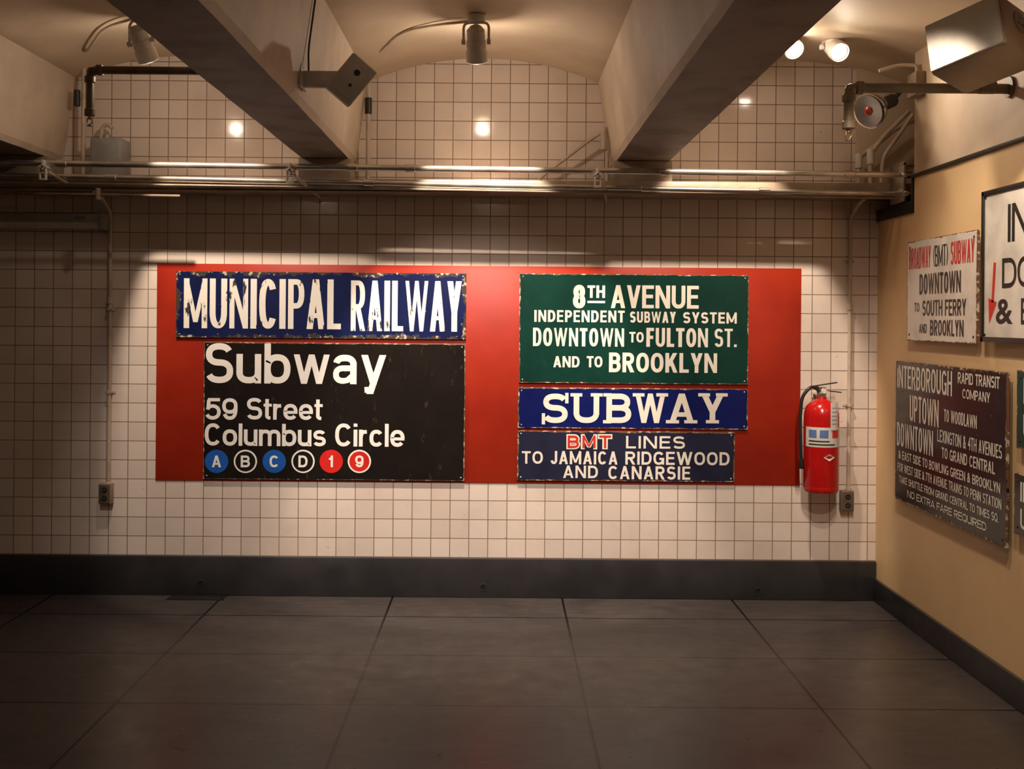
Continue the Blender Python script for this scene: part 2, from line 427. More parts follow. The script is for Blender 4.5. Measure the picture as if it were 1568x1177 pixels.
# ------------------------------------------------------------ room shell
XL = -4.6; YB = -7.6; TOP = 3.3
box('floor', (XL-.1, YB-.1, -.12), (XR+.5, .12, 0), M['floor'])
box('wall_back', (XL-.1, 0, 0), (XR+.5, .12, TOP), M['tile'])
box('wall_left', (XL-.12, YB, 0), (XL, 0, TOP), M['tile'])
box('wall_front', (XL, YB-.12, 0), (XR+.5, YB, TOP), M['plaster'])
LED = -.52
zt = 2.33
boxes('wall_right', [((XR, YB, 0), (XR+.5, LED, zt)), ((XR, LED, 0), (XR+.5, 0, 2.142))], M['yellow'])
boxes('wall_right_upper', [((XR, YB, zt), (XR+.5, LED, TOP)), ((XR+.38, LED, 2.142), (XR+.5, 0, TOP))], M['plaster'])
boxes('trim_1', [((XR-.012, YB, zt-.008), (XR+.002, LED, zt+.010)), ((XR-.012, LED-.002, 2.142), (XR+.38, -.001, 2.205)),
                 ((XR-.012, LED-.004, 2.142), (XR+.004, LED+.012, zt+.01))], M['black'], bev=.002)
boxes('baseboard_back', [((XL, -.022, 0), (XR, 0, .222))], M['base'], bev=.006)
boxes('baseboard_right', [((XR-.02, YB, 0), (XR, -.022, .128))], M['base'], bev=.004)
boxes('baseboard_left', [((XL, YB, 0), (XL+.02, -.022, .2))], M['base'], bev=.004)
box('wall_back_pier', (W(1310, 200).x, -.03, 2.335), (XR+.38, 0, TOP), M['plaster'], bev=.004)
for i, (u, v) in enumerate(((307, 893), (740, 899), (1160, 905))):
    p = W(u, v, .022)
    e = empty('drain_hole', p)
    lathe('rim', [(.016, 0), (.016, .003), (.021, .003), (.022, 0)], p, (0, -1, 0), M['base'], e)
    lathe('bore', [(0, .001), (.017, .001)], p, (0, -1, 0), M['hole'], e)

SPR, APX = 2.92, 3.05
BB = 2.445; HN = .085
beams = [(-4.35, -4.08), (-2.76, -2.487), (-1.097, -.830), (.622, .921)]
bays = [(-4.08, -2.76), (-2.487, -1.097), (-.830, .622), (.921, 2.35)]
bm = bmesh.new()
prof = [(XL-.1, SPR)]
for a, b in bays:
    a2, b2 = a+HN, b-HN
    n = 20; w = (b2-a2)/2; hgt = APX-SPR; rad = (w*w+hgt*hgt)/(2*hgt); c = (a2+b2)/2
    for i in range(n+1):
        x = a2+(b2-a2)*i/n
        prof.append((x, APX-rad+math.sqrt(rad*rad-(x-c)**2)))
prof.append((XR+.5, SPR))
ya, yb = 0, YB
lo = [(bm.verts.new((x, ya, z)), bm.verts.new((x, yb, z))) for x, z in prof]
hi = [(bm.verts.new((x, ya, TOP)), bm.verts.new((x, yb, TOP))) for x, z in prof]
for i in range(len(prof)-1):
    bm.faces.new((lo[i][0], lo[i][1], lo[i+1][1], lo[i+1][0]))
    bm.faces.new((hi[i][0], hi[i+1][0], hi[i+1][1], hi[i][1]))
    bm.faces.new((lo[i][0], lo[i+1][0], hi[i+1][0], hi[i][0]))
    bm.faces.new((lo[i][1], hi[i][1], hi[i+1][1], lo[i+1][1]))
bm_obj('ceiling', bm, M['plaster'], None, True)
for a, b in beams:
    e = empty('ceiling_beam', ((a+b)/2, YB/2, BB))
    bm = bmesh.new()
    nseg = 60; rows = []
    sec = [(a-HN, SPR+.06), (a-HN*.12, BB+.03), (a+.006, BB), (b-.006, BB), (b+HN*.12, BB+.03), (b+HN, SPR+.06)]
    for k in range(nseg+1):
        y = YB*k/nseg
        rows.append([bm.verts.new((x+random.uniform(-.0016, .0016)*(j in (1, 2, 3, 4)), y, z+random.uniform(-.0010, .0010)*(j in (1, 2, 3, 4)))) for j, (x, z) in enumerate(sec)])
    for A, B in zip(rows, rows[1:]):
        for j in range(5):
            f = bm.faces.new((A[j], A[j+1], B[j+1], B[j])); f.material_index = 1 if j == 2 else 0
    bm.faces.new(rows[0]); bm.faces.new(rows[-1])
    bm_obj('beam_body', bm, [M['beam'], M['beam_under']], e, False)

# ------------------------------------------------------------ ledge, pipes
e = empty('steel_wall_ledge', (0, -.12, 2.3))
boxes('channel', [((XL, -.24, 2.318), (XR+.37, 0, 2.33)), ((XL, -.25, 2.262), (XR+.37, -.24, 2.33)), ((XL, -.25, 2.262), (XR+.37, 0, 2.272))], M['steelpaint'], e, bev=.003)
boxes('bearing_plates', [((a-.01, -.23, 2.33), (b+.01, 0, BB-.002)) for a, b in beams], M['steelpaint'], e, bev=.003)

A1 = W(0, 249, .40); A2 = W(1395, 268, .40)
dirA = (A2-A1)
ep = empty('overhead_pipe', W(700, 258, .4))
tube('pipe', [(-4.55, -.40, 2.415), A1, A2], .0165, M['galv'], ep, 0)
for u in (95, 540, 628, 1018, 1300):
    t = (W(u, 255, .4).x-A1.x)/dirA.x; c = A1+dirA*t; dn = dirA.normalized()
    cyl('coupling', c-dn*.028, c+dn*.028, .0205, M['galv'], ep)
B1 = W(0, 268, .285); B2 = W(1395, 297, .285); dirB = B2-B1
e = empty('overhead_pipe', W(700, 280, .285))
tube('pipe', [B1-dirB*.3, B2], .014, M['galv'], e, 0)
for u in (170, 565, 990, 1170):
    t = (W(u, 280, .285).x-B1.x)/dirB.x; c = B1+dirB*t; dn = dirB.normalized()
    cyl('coupling', c-dn*.03, c+dn*.03, .019, M['galv'], e)
e = empty('overhead_pipe', W(700, 290, .275))
tube('pipe', [W(-200, 277, .275), W(560, 288, .275), W(1380, 303, .275)], .008, M['steelpaint'], e, 0)
e = ep
boxes('end_plate', [((2.11, -.44, 2.21), (2.125, -.25, 2.42)), ((2.11, -.44, 2.40), (2.2, -.25, 2.415))], M['galv'], e, bev=.002)
cyl('bolt', W(1388, 296, .46), W(1388, 296, .42), .014, M['galv'], e)
cyl('bolt', W(1388, 268, .46), W(1388, 268, .42), .012, M['galv'], e)
for u in (445, 915, 68):
    v = 262+(u-445)*.014
    c = W(u, v, .42)
    x, z = c.x, c.z
    boxes('hanger_strap', [((x-.006, -.45, z-.01), (x+.006, -.36, z+.04)), ((x-.018, -.446, z-.062), (x-.011, -.424, z+.004)), ((x+.011, -.446, z-.062), (x+.018, -.424, z+.004)), ((x-.018, -.446, z-.066), (x+.018, -.424, z-.058)), ((x-.022, -.45, z-.004), (x+.022, -.38, z+.01)), ((x-.022, -.446, z-.032), (x+.022, -.426, z-.026))], M['white'], e, bev=.0015)
    cyl('hanger_bolt', (x, -.452, z-.015), (x, -.42, z-.015), .007, M['galv'], e)
    tube('hanger_brace', [(x+.02, -.42, z-.02), (x+.055, -.27, z-.06), (x+.085, -.02, z-.09)], .009, M['conduit'], e, .03)

# ------------------------------------------------------------ wall conduits + outlets
def outlet(u, v):
    c = W(u, v); e = empty('outlet_box', c)
    x, z = c.x, c.z
    boxes('box', [((x-.036, -.05, z-.058), (x+.036, -.001, z+.058))], M['steelpaint'], e, bev=.006)
    boxes('cover', [((x-.031, -.054, z-.052), (x+.031, -.049, z+.052))], M['oldpipe'], e, bev=.002)
    for dz in (.024, -.024):
        lathe('socket', [(0, .004), (.014, .004), (.016, .001), (.016, 0)], (x, -.053, z+dz), (0, -1, 0), M['dark'], e)
        boxes('slots', [((x-.006, -.0585, z+dz-.004), (x-.004, -.0568, z+dz+.006)), ((x+.004, -.0585, z+dz-.004), (x+.006, -.0568, z+dz+.006))], M['grey'], e)
def conduit(pts, r=.0105, cps=(), m='conduit', name='wall_conduit', straps=()):
    e = empty(name, pts[0]); tube('tube', pts, r, M[m], e, .05)
    for p in cps:
        p = Vector(p); cyl('coupling', p+Vector((0, 0, .018)), p-Vector((0, 0, .018)), r*1.5, M[m], e)
    for (x, z) in straps:
        boxes('strap', [((x-.03, -.004, z-.008), (x+.03, -.0005, z+.008)), ((x-.014, -.036, z-.008), (x+.014, -.032, z+.008)), ((x-.014, -.036, z-.008), (x-.011, -.0005, z+.008)), ((x+.011, -.036, z-.008), (x+.014, -.0005, z+.008))], M['conduit'], e, bev=.001)
    return e
outlet(165, 754); outlet(1294, 765)
xl, xr = W(170, 520).x, W(1299, 520).x
conduit([(xl, -.26, 2.245), (xl, -.16, 2.23), (xl, -.022, 2.16), (xl, -.022, W(168, 739).z)], cps=[(xl, -.022, W(170, 460).z), (xl, -.022, W(170, 742).z)], straps=[(xl, W(170, 460).z-.05), (xl, W(170, 600).z)])
conduit([(xr, -.26, 2.245), (xr, -.16, 2.23), (xr, -.022, 2.16), (xr, -.022, W(1297, 748).z)], cps=[(xr, -.022, W(1300, 470).z), (xr, -.022, W(1300, 750).z)], straps=[(xr, W(1300, 400).z), (xr, W(1300, 620).z)])
x = W(564, 160, .1).x
e = conduit([(x, -.10, 2.335), (x, -.10, W(564, 85, .1).z), (x+.02, -.16, W(564, 72, .1).z)], .012)
p = W(564, 162, .1); cyl('sleeve', p+Vector((0, 0, .045)), p-Vector((0, 0, .045)), .02, M['dark'], e)
cyl('fitting', W(566, 98, .1), W(566, 78, .1), .024, M['conduit'], e)
x = W(128, 160, .1).x
e = conduit([(x, -.10, 2.335), (x, -.10, W(128, 95, .1).z), (x-.06, -.10, W(112, 74, .1).z)], .012)
p = W(118, 150, .12); cyl('sleeve', p+Vector((0, 0, .045)), p-Vector((0, 0, .045)), .018, M['dark'], e)
cyl('fitting', W(122, 98, .1), W(110, 72, .1), .022, M['conduit'], e)
x = W(930, 220, .12).x
e = conduit([(x, -.12, 2.335), (x, -.12, W(930, 190, .12).z), (x+.02, -.10, W(930, 183, .12).z)], .012)
cyl('fitting', W(925, 230, .12), W(925, 195, .12), .021, M['conduit'], e)
tube('branch', [W(925, 200, .12), W(905, 213, .10), W(832, 268, .08), W(822, 280, .08)], .009, M['conduit'], e, .05)
e = empty('ceiling_cable', W(630, 45, .7))
tube('cable', [W(566, 78, .1), (-.66, -.45, 2.955), (-.5, -.75, 3.0), (-.3, -.80, 3.02), (-.16, -.82, 3.03)], .007, M['conduit'], e, .1)
e = empty('ceiling_cable', W(100, 45, .4))
tube('cable', [W(112, 68, .1), (-2.2, -.4, 2.965), (-2.0, -.7, 3.015), (-1.76, -.86, 3.03)], .007, M['conduit'], e, .1)

e = empty('conduit_bundle', W(1345, 230, .2))
tube('conduit', [(W(1315, 250, .12).x, -.12, 2.335), W(1315, 240, .12), W(1338, 225, .12), W(1372, 196, .12), W(1420, 176, .12)], .013, M['conduit'], e, .05)
tube('conduit', [(W(1333, 250, .18).x, -.18, 2.335), W(1333, 235, .18), W(1352, 210, .18), W(1392, 170, .18)], .013, M['conduit'], e, .05)
tube('conduit', [(W(1350, 250, .22).x, -.22, 2.335), W(1352, 240, .22), W(1374, 210, .22), W(1398, 175, .22)], .011, M['conduit'], e, .05)
cyl('fitting', W(1315, 258, .12), W(1315, 235, .12), .02, M['white'], e)
cyl('fitting', W(1333, 252, .18), W(1333, 228, .18), .02, M['white'], e)

c = W(166, 236, .12); e = empty('junction_box', c)
boxes('box', [((c.x-.088, -.16, 2.334), (c.x+.088, -.03, c.z+.085))], M['grey'], e, bev=.005)
boxes('lid', [((c.x-.078, -.166, 2.345), (c.x+.078, -.159, c.z+.072))], M['grey'], e, bev=.003)
tube('conduit', [(c.x-.05, -.09, c.z+.08), (c.x-.05, -.09, c.z+.15), (c.x-.02, -.09, c.z+.175), (c.x+.01, -.09, c.z+.15)], .011, M['conduit'], e, .04)
cyl('knob', (c.x-.02, -.09, c.z+.08), (c.x-.02, -.09, c.z+.115), .02, M['grey'], e)

e = empty('thin_conduit', W(140, 297, .3))
tube('tube', [W(-300, 291, .31), W(276, 300, .31)], .008, M['oldpipe'], e, 0)
cyl('clip', W(150, 306, .31), W(150, 288, .31), .014, M['steelpaint'], e)
c0, c1 = W(-250, 336, .12), W(158, 338, .12)
e = empty('fluorescent_light', (c0+c1)/2)
zc = c1.z
bm = bmesh.new()
add_box(bm, (c0.x, -.115, zc-.005), (c1.x, -.005, zc+.042))
bm_obj('housing', bm, M['grey'], e, True, .008)
tube('lens', [(c0.x+.02, -.075, zc-.012), (c1.x-.03, -.075, zc-.012)], .03, M['white'], e, 0)
boxes('end_cap', [((c1.x-.03, -.118, zc-.044), (c1.x+.003, -.004, zc+.045))], M['grey'], e, bev=.006)
boxes('tag', [((c1.x-.16, -.118, zc+.012), (c1.x-.1, -.1155, zc+.024))], M['bluelbl'], e)

c = W(303, 917, .06)
e = empty('floor_grate', (c.x, -.075, 0))
boxes('bars', [((c.x-.155+i*.0187, -.115, .0), (c.x-.155+i*.0187+.009, -.035, .005)) for i in range(17)]+[((c.x-.16, -.12, 0), (c.x+.16, -.112, .006)), ((c.x-.16, -.038, 0), (c.x+.16, -.03, .006))], M['dark'], e)

# ------------------------------------------------------------ sprinkler pipes
def sprinkler(a, u_end, v, z_drop_v, x_far, m, r, name='sprinkler_pipe'):
    p = W(u_end, v, a); q = W(u_end, z_drop_v, a)
    e = empty(name, p)
    tube('pipe', [(x_far, -a, p.z), p, (p.x, -a, q.z)], r, M[m], e, .035)
    cyl('elbow_h', (p.x+.03, -a, p.z), (p.x+.06, -a, p.z), r*1.35, M[m], e)
    cyl('elbow_v', (p.x, -a, p.z-.03), (p.x, -a, p.z-.06), r*1.35, M[m], e)
    lathe('elbow', [(0, -r*1.25), (r*.9, -r*.9), (r*1.28, 0), (r*.9, r*.9), (0, r*1.25)], (p.x+.008, -a, p.z-.008), (0, 0, 1), M[m], e)
    cyl('reducer', (p.x, -a, q.z+.03), (p.x, -a, q.z-.004), r*1.3, M[m], e)
    z = q.z
    cyl('head_stem', (p.x, -a, z), (p.x, -a, z-.02), .009, M['brass'], e)
    tube('head_frame', [(p.x-.008, -a, z-.015), (p.x-.014, -a, z-.03), (p.x, -a, z-.05), (p.x+.014, -a, z-.03), (p.x+.008, -a, z-.015)], .003, M['brass'], e, .01)
    cyl('deflector', (p.x, -a, z-.050), (p.x, -a, z-.053), .014, M['brass'], e)
    return e
sprinkler(1.0, 138, 107, 176, -1.145, 'oldpipe', .019)
e = sprinkler(1.55, 1300, 134, 196, XR, 'tanpipe', .021)
p = W(1545, 133, 1.55)
cyl('coupling', (2.0, -1.55, p.z), (2.07, -1.55, p.z), .03, M['tanpipe'], e)
cyl('flange', (XR-.012, -1.55, p.z), (XR, -1.55, p.z), .045, M['tanpipe'], e)

# ------------------------------------------------------------ spotlights
NEAR = (1, .80, .62); FAR = (1, .84, .73)
def spotlight(face, aim, power, size=.9, lens='lampdim', blend=.8, r=.052, L=.17, ceil=None, col=NEAR, fill=0, name='track_spotlight', soft=.03):
    face = Vector(face); aim = Vector(aim); d = (aim-face).normalized()
    e = empty(name, face)
    lathe('housing', [(r*.93, -.004), (r, 0), (r, .05), (r*.86, .06), (r*.86, .064), (r*.9, .066), (r*.9, .10), (r*.8, .104), (r*.8, .108), (r*.84, .11), (r*.84, L*.88), (r*.5, L), (0, L)], face, -d, M['white'], e)
    lathe('baffle', [(r*.93, -.004), (r*.9, .012), (r*.80, .02)], face, -d, M['dark'], e)
    lathe('lamp_face', [(r*.82, .014), (r*.5, .008), (0, .006)], face, -d, M[lens], e)
    zc = ceil if ceil else APX-.01
    mid = face-d*L*.55
    top = Vector((mid.x, mid.y, min(mid.z+.16, zc-.03)))
    side = Vector((1, 0, 0)) if abs(d.x) < .8 else Vector((0, 1, 0))
    side = (side-d*side.dot(d)).normalized()
    w = r*1.18
    tube('yoke', [mid+side*w, mid+side*w+Vector((0, 0, .02)), Vector((mid.x, mid.y, top.z))+side*w, Vector((mid.x, mid.y, top.z))-side*w, mid-side*w+Vector((0, 0, .02)), mid-side*w], .0065, M['white'], e, .03)
    for sg in (1, -1): cyl('knob', mid+side*w*sg*1.15, mid+side*w*sg*.85, .014, M['white'], e)
    cyl('stem', top-Vector((0, 0, .01)), (top.x, top.y, zc), .011, M['white'], e)
    cyl('canopy', (top.x, top.y, zc-.022), (top.x, top.y, zc+.006), .042, M['white'], e)
    def add(typ, en, dist, nm):
        ld = bpy.data.lights.new(nm, typ); ld.energy = en; ld.color = col
        if typ == 'SPOT': ld.spot_size = size; ld.spot_blend = blend
        ld.shadow_soft_size = soft
        o = bpy.data.objects.new(nm, ld); COL.objects.link(o)
        o.parent = e; o.matrix_parent_inverse = Matrix.Translation(e.location).inverted()
        o.matrix_world = Matrix.Translation(face+d*dist) @ d.to_track_quat('-Z', 'Y').to_matrix().to_4x4()
    if power: add('SPOT', power, .012, 'spot_beam')
    if fill: add('POINT', fill, .05, 'fill_point')  # extra point light, added to brighten the vault and upper wall
    return e
# over the backboard (close lamps, steep light)
spotlight(W(730, 93, .82), (-.08, 0, 1.46), 240, 1.06, blend=.3, fill=6, soft=.02)
spotlight(W(228, 92, .84), (-1.35, 0, 1.46), 120, 1.04, blend=.3, fill=5, soft=.02)
spotlight((1.2, -.85, 2.84), (1.2, 0, 1.46), 130, 1.04, blend=.3, fill=0, soft=.02)
spotlight(W(1216, 76, .54), (1.75, -2.6, 1.5), 18, 2.0, 'lamp', fill=2.5)
spotlight(W(1286, 80, .54), (2.0, -2.6, 1.7), 18, 2.0, 'lamp', fill=0)
# further lamps down the gallery
spotlight((-.1, -2.6, 2.86), (-.15, 0, .55), 175, .92, col=FAR)
spotlight((-1.75, -2.6, 2.86), (-1.2, 0, .45), 85, .85, col=FAR)
spotlight((1.3, -2.6, 2.86), (1.1, 0, .45), 85, .85, col=FAR)
spotlight((1.3, -2.3, 2.86), (XR, -1.3, 1.35), 75, 1.1, blend=.6)
spotlight((1.2, -3.4, 2.86), (XR, -2.3, 1.4), 80, 1.5)
spotlight((-.1, -4.6, 2.86), (-.1, -3.2, 0), 22, 1.8, fill=2.5)
spotlight((-1.8, -4.6, 2.86), (-1.9, -3.2, 0), 18, 1.8, fill=2.5)

# PAR flood lamp right
e = empty('flood_light', W(1330, 165, .62))
pf = W(1330, 170, .62); dv = Vector((-.78, -.50, -.38)).normalized()
lathe('reflector_bulb', [(.0, .006), (.05, .003), (.086, -.002), (.092, .0), (.090, .012), (.075, .05), (.045, .085), (.03, .10), (.028, .13), (0, .132)], pf, -dv, M['chrome'], e)
lathe('lens', [(0, -.001), (.04, -.002), (.082, -.003)], pf, -dv, M['chrome'], e)
lathe('bulb_cap', [(0, -.022), (.016, -.016), (.022, -.004)], pf, -dv, M['redglass'], e)
pb = pf-dv*.12
cyl('socket', pb, pb-dv*.09, .034, M['dark'], e)
q = pb-dv*.09
tube('arm', [q, q+Vector((.04, 0, .05)), (XR+.001, -.58, q.z+.07)], .012, M['dark'], e, .03)
boxes('mount_box', [((XR-.05, -.66, q.z+.0), (XR+.0, -.54, q.z+.12))], M['steelpaint'], e, bev=.006)
tube('feed', [(XR-.02, -.6, q.z+.12), (XR-.02, -.6, q.z+.16), (XR-.1, -.56, q.z+.17), (XR-.2, -.56, q.z+.14)], .01, M['conduit'], e, .03)

# ------------------------------------------------------------ speakers
def rotm(loc, rx, ry, rz):
    return Matrix.Translation(loc) @ Euler((math.radians(rx), math.radians(ry), math.radians(rz))).to_matrix().to_4x4()
c = W(537, 123, 1.72); e = empty('wall_speaker', c)
mt = rotm(c, 12, 38, 18)
box('cabinet', (-.062, -.07, -.088), (.062, .07, .088), M['white'], e, .008, mt)
box('grille', (-.052, .068, -.078), (.052, .075, .078), M['grille'], e, .003, mt)
boxes('back_panel', [((-.048, -.073, -.07), (.048, -.069, .07))], M['white'], e, .002, mt)
bm = bmesh.new(); add_lathe(bm, [(0, .004), (.011, .004), (.013, 0)], mt @ Matrix.Translation((0, -.073, .035)) @ Matrix.Rotation(math.pi/2, 4, 'X'), 20)
add_lathe(bm, [(0, .004), (.006, .004), (.007, 0)], mt @ Matrix.Translation((0.01, -.073, -.02)) @ Matrix.Rotation(math.pi/2, 4, 'X'), 20)
bm_obj('terminals', bm, M['dark'], e, True)
xb = -.812
boxes('bracket', [((xb, -1.78, c.z-.035), (xb+.012, -1.66, c.z+.055)), ((xb, -1.735, c.z-.03), (c.x-.01, -1.705, c.z+.035))], M['white'], e, bev=.003)
tube('cable', [(xb+.03, -1.72, c.z+.03), (xb+.03, -1.73, c.z+.12), (xb+.07, -1.74, c.z+.42)], .004, M['dark'], e, .03)

c = W(1503, 70, 1.95); e = empty('wall_speaker', c)
mt = rotm(c, -10, -13, -50)
box('cabinet', (-.15, -.13, -.105), (.15, .13, .105), M['brownplastic'], e, .016, mt)
box('grille', (-.142, -.142, -.099), (.142, -.126, .099), M['grille'], e, .006, mt)
bm = bmesh.new()
add_lathe(bm, [(0, .003), (.042, .003), (.044, 0)], mt @ Matrix.Translation((.151, .0, .03)) @ Matrix.Rotation(math.pi/2, 4, 'Y'), 28)
bm_obj('terminal_plate', bm, M['oldpipe'], e, True)
bm = bmesh.new()
for dy, dz in ((-.016, .02), (.016, .02), (0, .045)):
    add_box(bm, (.153, dy-.006, dz-.004), (.1555, dy+.006, dz+.004), mt)
bm_obj('terminal_pins', bm, M['dark'], e)
tube('arm', [mt @ Vector((0, .12, 0)), mt @ Vector((0, .17, 0)), (XR, -2.05, c.z+.02)], .014, M['tanpipe'], e, .03)
cyl('wall_plate', (XR-.014, -2.05, c.z+.02), (XR, -2.05, c.z+.02), .05, M['tanpipe'], e)

# ------------------------------------------------------------ backboard and its signs
tl = W(241, 403); br_ = W(1224, 743)
bx0, bx1, bz0, bz1 = tl.x, br_.x, br_.z, tl.z
e = empty('sign_backboard', ((bx0+bx1)/2, -.005, (bz0+bz1)/2))
box('board', (bx0, -.005, bz0), (bx1, 0, bz1), M['red'], e, .001)
YF = -.018
FB = Face((0, YF, 0), (1, 0, 0), (0, 0, 1), (0, -1, 0))
def sign(name, u0, v0, u1, v1, **kw):
    um, vm = (u0+u1)/2, (v0+v1)/2
    x0 = W(u0, vm).x; x1 = W(u1, vm).x; z1 = W(um, v0).z; z0 = W(um, v1).z
    e = empty(name, ((x0+x1)/2, -.012, (z0+z1)/2))
    mm = sign_mat(name+'_enamel', w=x1-x0, h=z1-z0, **kw)
    bm = bmesh.new(); add_box(bm, (x0, YF, z0), (x1, -.0055, z1))
    bm_obj('panel', bm, mm, e, False, .0012, 1)
    for x in (x0+.02, x1-.02):
        for z in (z0+.018, z1-.018):
            lathe('screw', [(0, .003), (.004, .002), (.0055, 0)], (x, YF, z), (0, -1, 0), M['galv'], e, 12)
    return e
def btexts(e, lst, m, t=.2, gap=.42, h=.0010, name='lettering'):
    """(text,u0,u1,v_cap,v_base[,stroke[,gap]])"""
    bm = bmesh.new()
    for q in lst:
        s, u0, u1, v0, v1 = q[:5]
        um, vm = (u0+u1)/2, (v0+v1)/2
        add_stext(bm, FB, s, W(u0, vm).x, W(u1, vm).x, W(um, v1).z, W(um, v0).z, q[5] if len(q) > 5 else t, q[6] if len(q) > 6 else gap, h)
    return flat_obj(name, bm, m, e)

e = sign('railway_sign', 271, 417, 714, 518, col=(.006, .012, .075), edge=.036, chips=.70, rust=(.040, .028, .022), pale=(.50, .43, .33), rough=.3, pl=(.55, .63))
btexts(e, [('MUNICIPAL', 283, 523, 427, 503, .145, .38), ('RAILWAY', 538, 707, 430, 507, .145, .34)], M['muni_w'])

e = sign('station_sign', 313, 525, 712, 734, col=(.012, .0095, .0085), edge=.005, chips=.78, rust=(.12, .08, .05), scuff=.22, rough=.22, col2=(.016, .012, .011))
btexts(e, [('Subway', 316, 592, 526, 587, .16, .5), ('59', 316, 365, 609, 642, .165, .4), ('Street', 379, 495, 609, 642, .165, .38),
           ('Columbus', 315, 500, 648, 682, .165, .42), ('Circle', 514, 620, 648, 683, .165, .42)], M['helv_w'])
def disc(bm, c, r, h, n=40):
    bm.faces.new([bm.verts.new(FB.P(c.x+r*math.cos(2*math.pi*i/n), c.z+r*math.sin(2*math.pi*i/n), h)) for i in range(n)])
for ch, u, kind, mk in (('A', 333, 0, 'blue_l'), ('B', 377, 1, 'discblk'), ('C', 421, 0, 'blue_l'), ('D', 465, 1, 'discblk'), ('1', 508, 0, 'redd'), ('9', 551, 2, 'redd')):
    c = W(u, 705.5); r = 17.8*S
    if kind:
        bm = bmesh.new(); disc(bm, c, r, .0012); flat_obj('ring', bm, M['helv_w'], e)
        bm = bmesh.new(); disc(bm, c, r*.86, .0018); flat_obj('disc', bm, M[mk], e)
    else:
        bm = bmesh.new(); disc(bm, c, r, .0014); flat_obj('disc', bm, M[mk], e)
    hw = {'1': 4.2, '9': 6.4}.get(ch, 7.)
    btexts(e, [(ch, u-hw-(1 if ch == '1' else 0), u+hw, 696.5, 714.5, .19)], M['helv_w'], h=.0024, name='letter')

e = sign('avenue_sign', 795, 420, 1145, 587, col=(.005, .042, .032), edge=.007, chips=.76, pale=(.5, .5, .42), scuff=.08)
btexts(e, [('8', 877, 896, 436, 472, .22), ('TH', 899, 926, 437, 456, .22), ('AVENUE', 935, 1069, 437, 472, .17),
           ('INDEPENDENT', 818, 956, 475, 493, .2, .7), ('SUBWAY', 964, 1034, 477, 494, .2, .6), ('SYSTEM', 1045, 1127, 478, 495, .2, .7),
           ('DOWNTOWN', 816, 955, 502, 530, .19, .5), ('TO', 963, 985, 508, 524, .2), ('FULTON', 989, 1083, 502, 531, .19, .5), ('ST.', 1093, 1127, 503, 531, .19, .5),
           ('AND', 847, 887, 545, 562, .2, .6), ('TO', 898, 922, 545, 562, .2), ('BROOKLYN', 932, 1097, 540, 570, .19, .5)], M['enam_w'])
bm = bmesh.new(); add_rect(bm, FB, W(899, 461).x, W(926, 461).x, W(910, 464).z, W(910, 460.5).z); flat_obj('underline', bm, M['enam_w'], e)

e = sign('subway_sign', 793, 594, 1144, 656, col=(.006, .012, .12), edge=.009, chips=.75)
L6 = [('S', 831, 869), ('U', 878, 917), ('B', 928, 966), ('W', 972, 1018), ('A', 1024, 1062), ('Y', 1072, 1108)]
btexts(e, [(s, a, b, 602, 647, .19) for s, a, b in L6], M['enam_w'])
bm = bmesh.new()
def ser(u0, u1, v0, v1):
    add_rect(bm, FB, W(u0, 625).x, W(u1, 625).x, W((u0+u1)/2, v1).z, W((u0+u1)/2, v0).z, .0019)
for u in (882, 913, 977, 1013, 1077, 1104): ser(u-9, u+9, 601.5, 606.5)
for u in (1029, 1057, 1090): ser(u-10, u+10, 642.5, 647.5)
ser(923, 936, 601.5, 606.5); ser(923, 936, 642.5, 647.5); ser(865, 870, 601, 617); ser(829.5, 834.5, 632, 649)
flat_obj('serifs', bm, M['enam_w'], e)

e = sign('lines_sign', 792, 660, 1124, 736, col=(.022, .024, .054), edge=.009, chips=.77)
btexts(e, [('LINES', 958, 1048, 667, 686, .18, 1.2), ('TO', 799, 831, 690, 709, .18, .8), ('JAMAICA', 843, 945, 690, 710, .18, .8), ('RIDGEWOOD', 957, 1116, 691, 711, .18, .8),
           ('AND', 862, 915, 712, 731, .18, .9), ('CANARSIE', 931, 1056, 713, 733, .18, .9)], M['enam_w'])
btexts(e, [('B', 867, 888, 664, 687, .36), ('M', 889, 914, 664, 687, .34), ('T', 915, 937, 664, 687, .36)], M['enam_w'], name='outline')
btexts(e, [('B', 869, 886, 666, 685, .18), ('M', 891.5, 911.5, 666, 685, .17), ('T', 917, 935, 666, 685, .18)], M['red_l'], h=.0020, name='lettering_red')

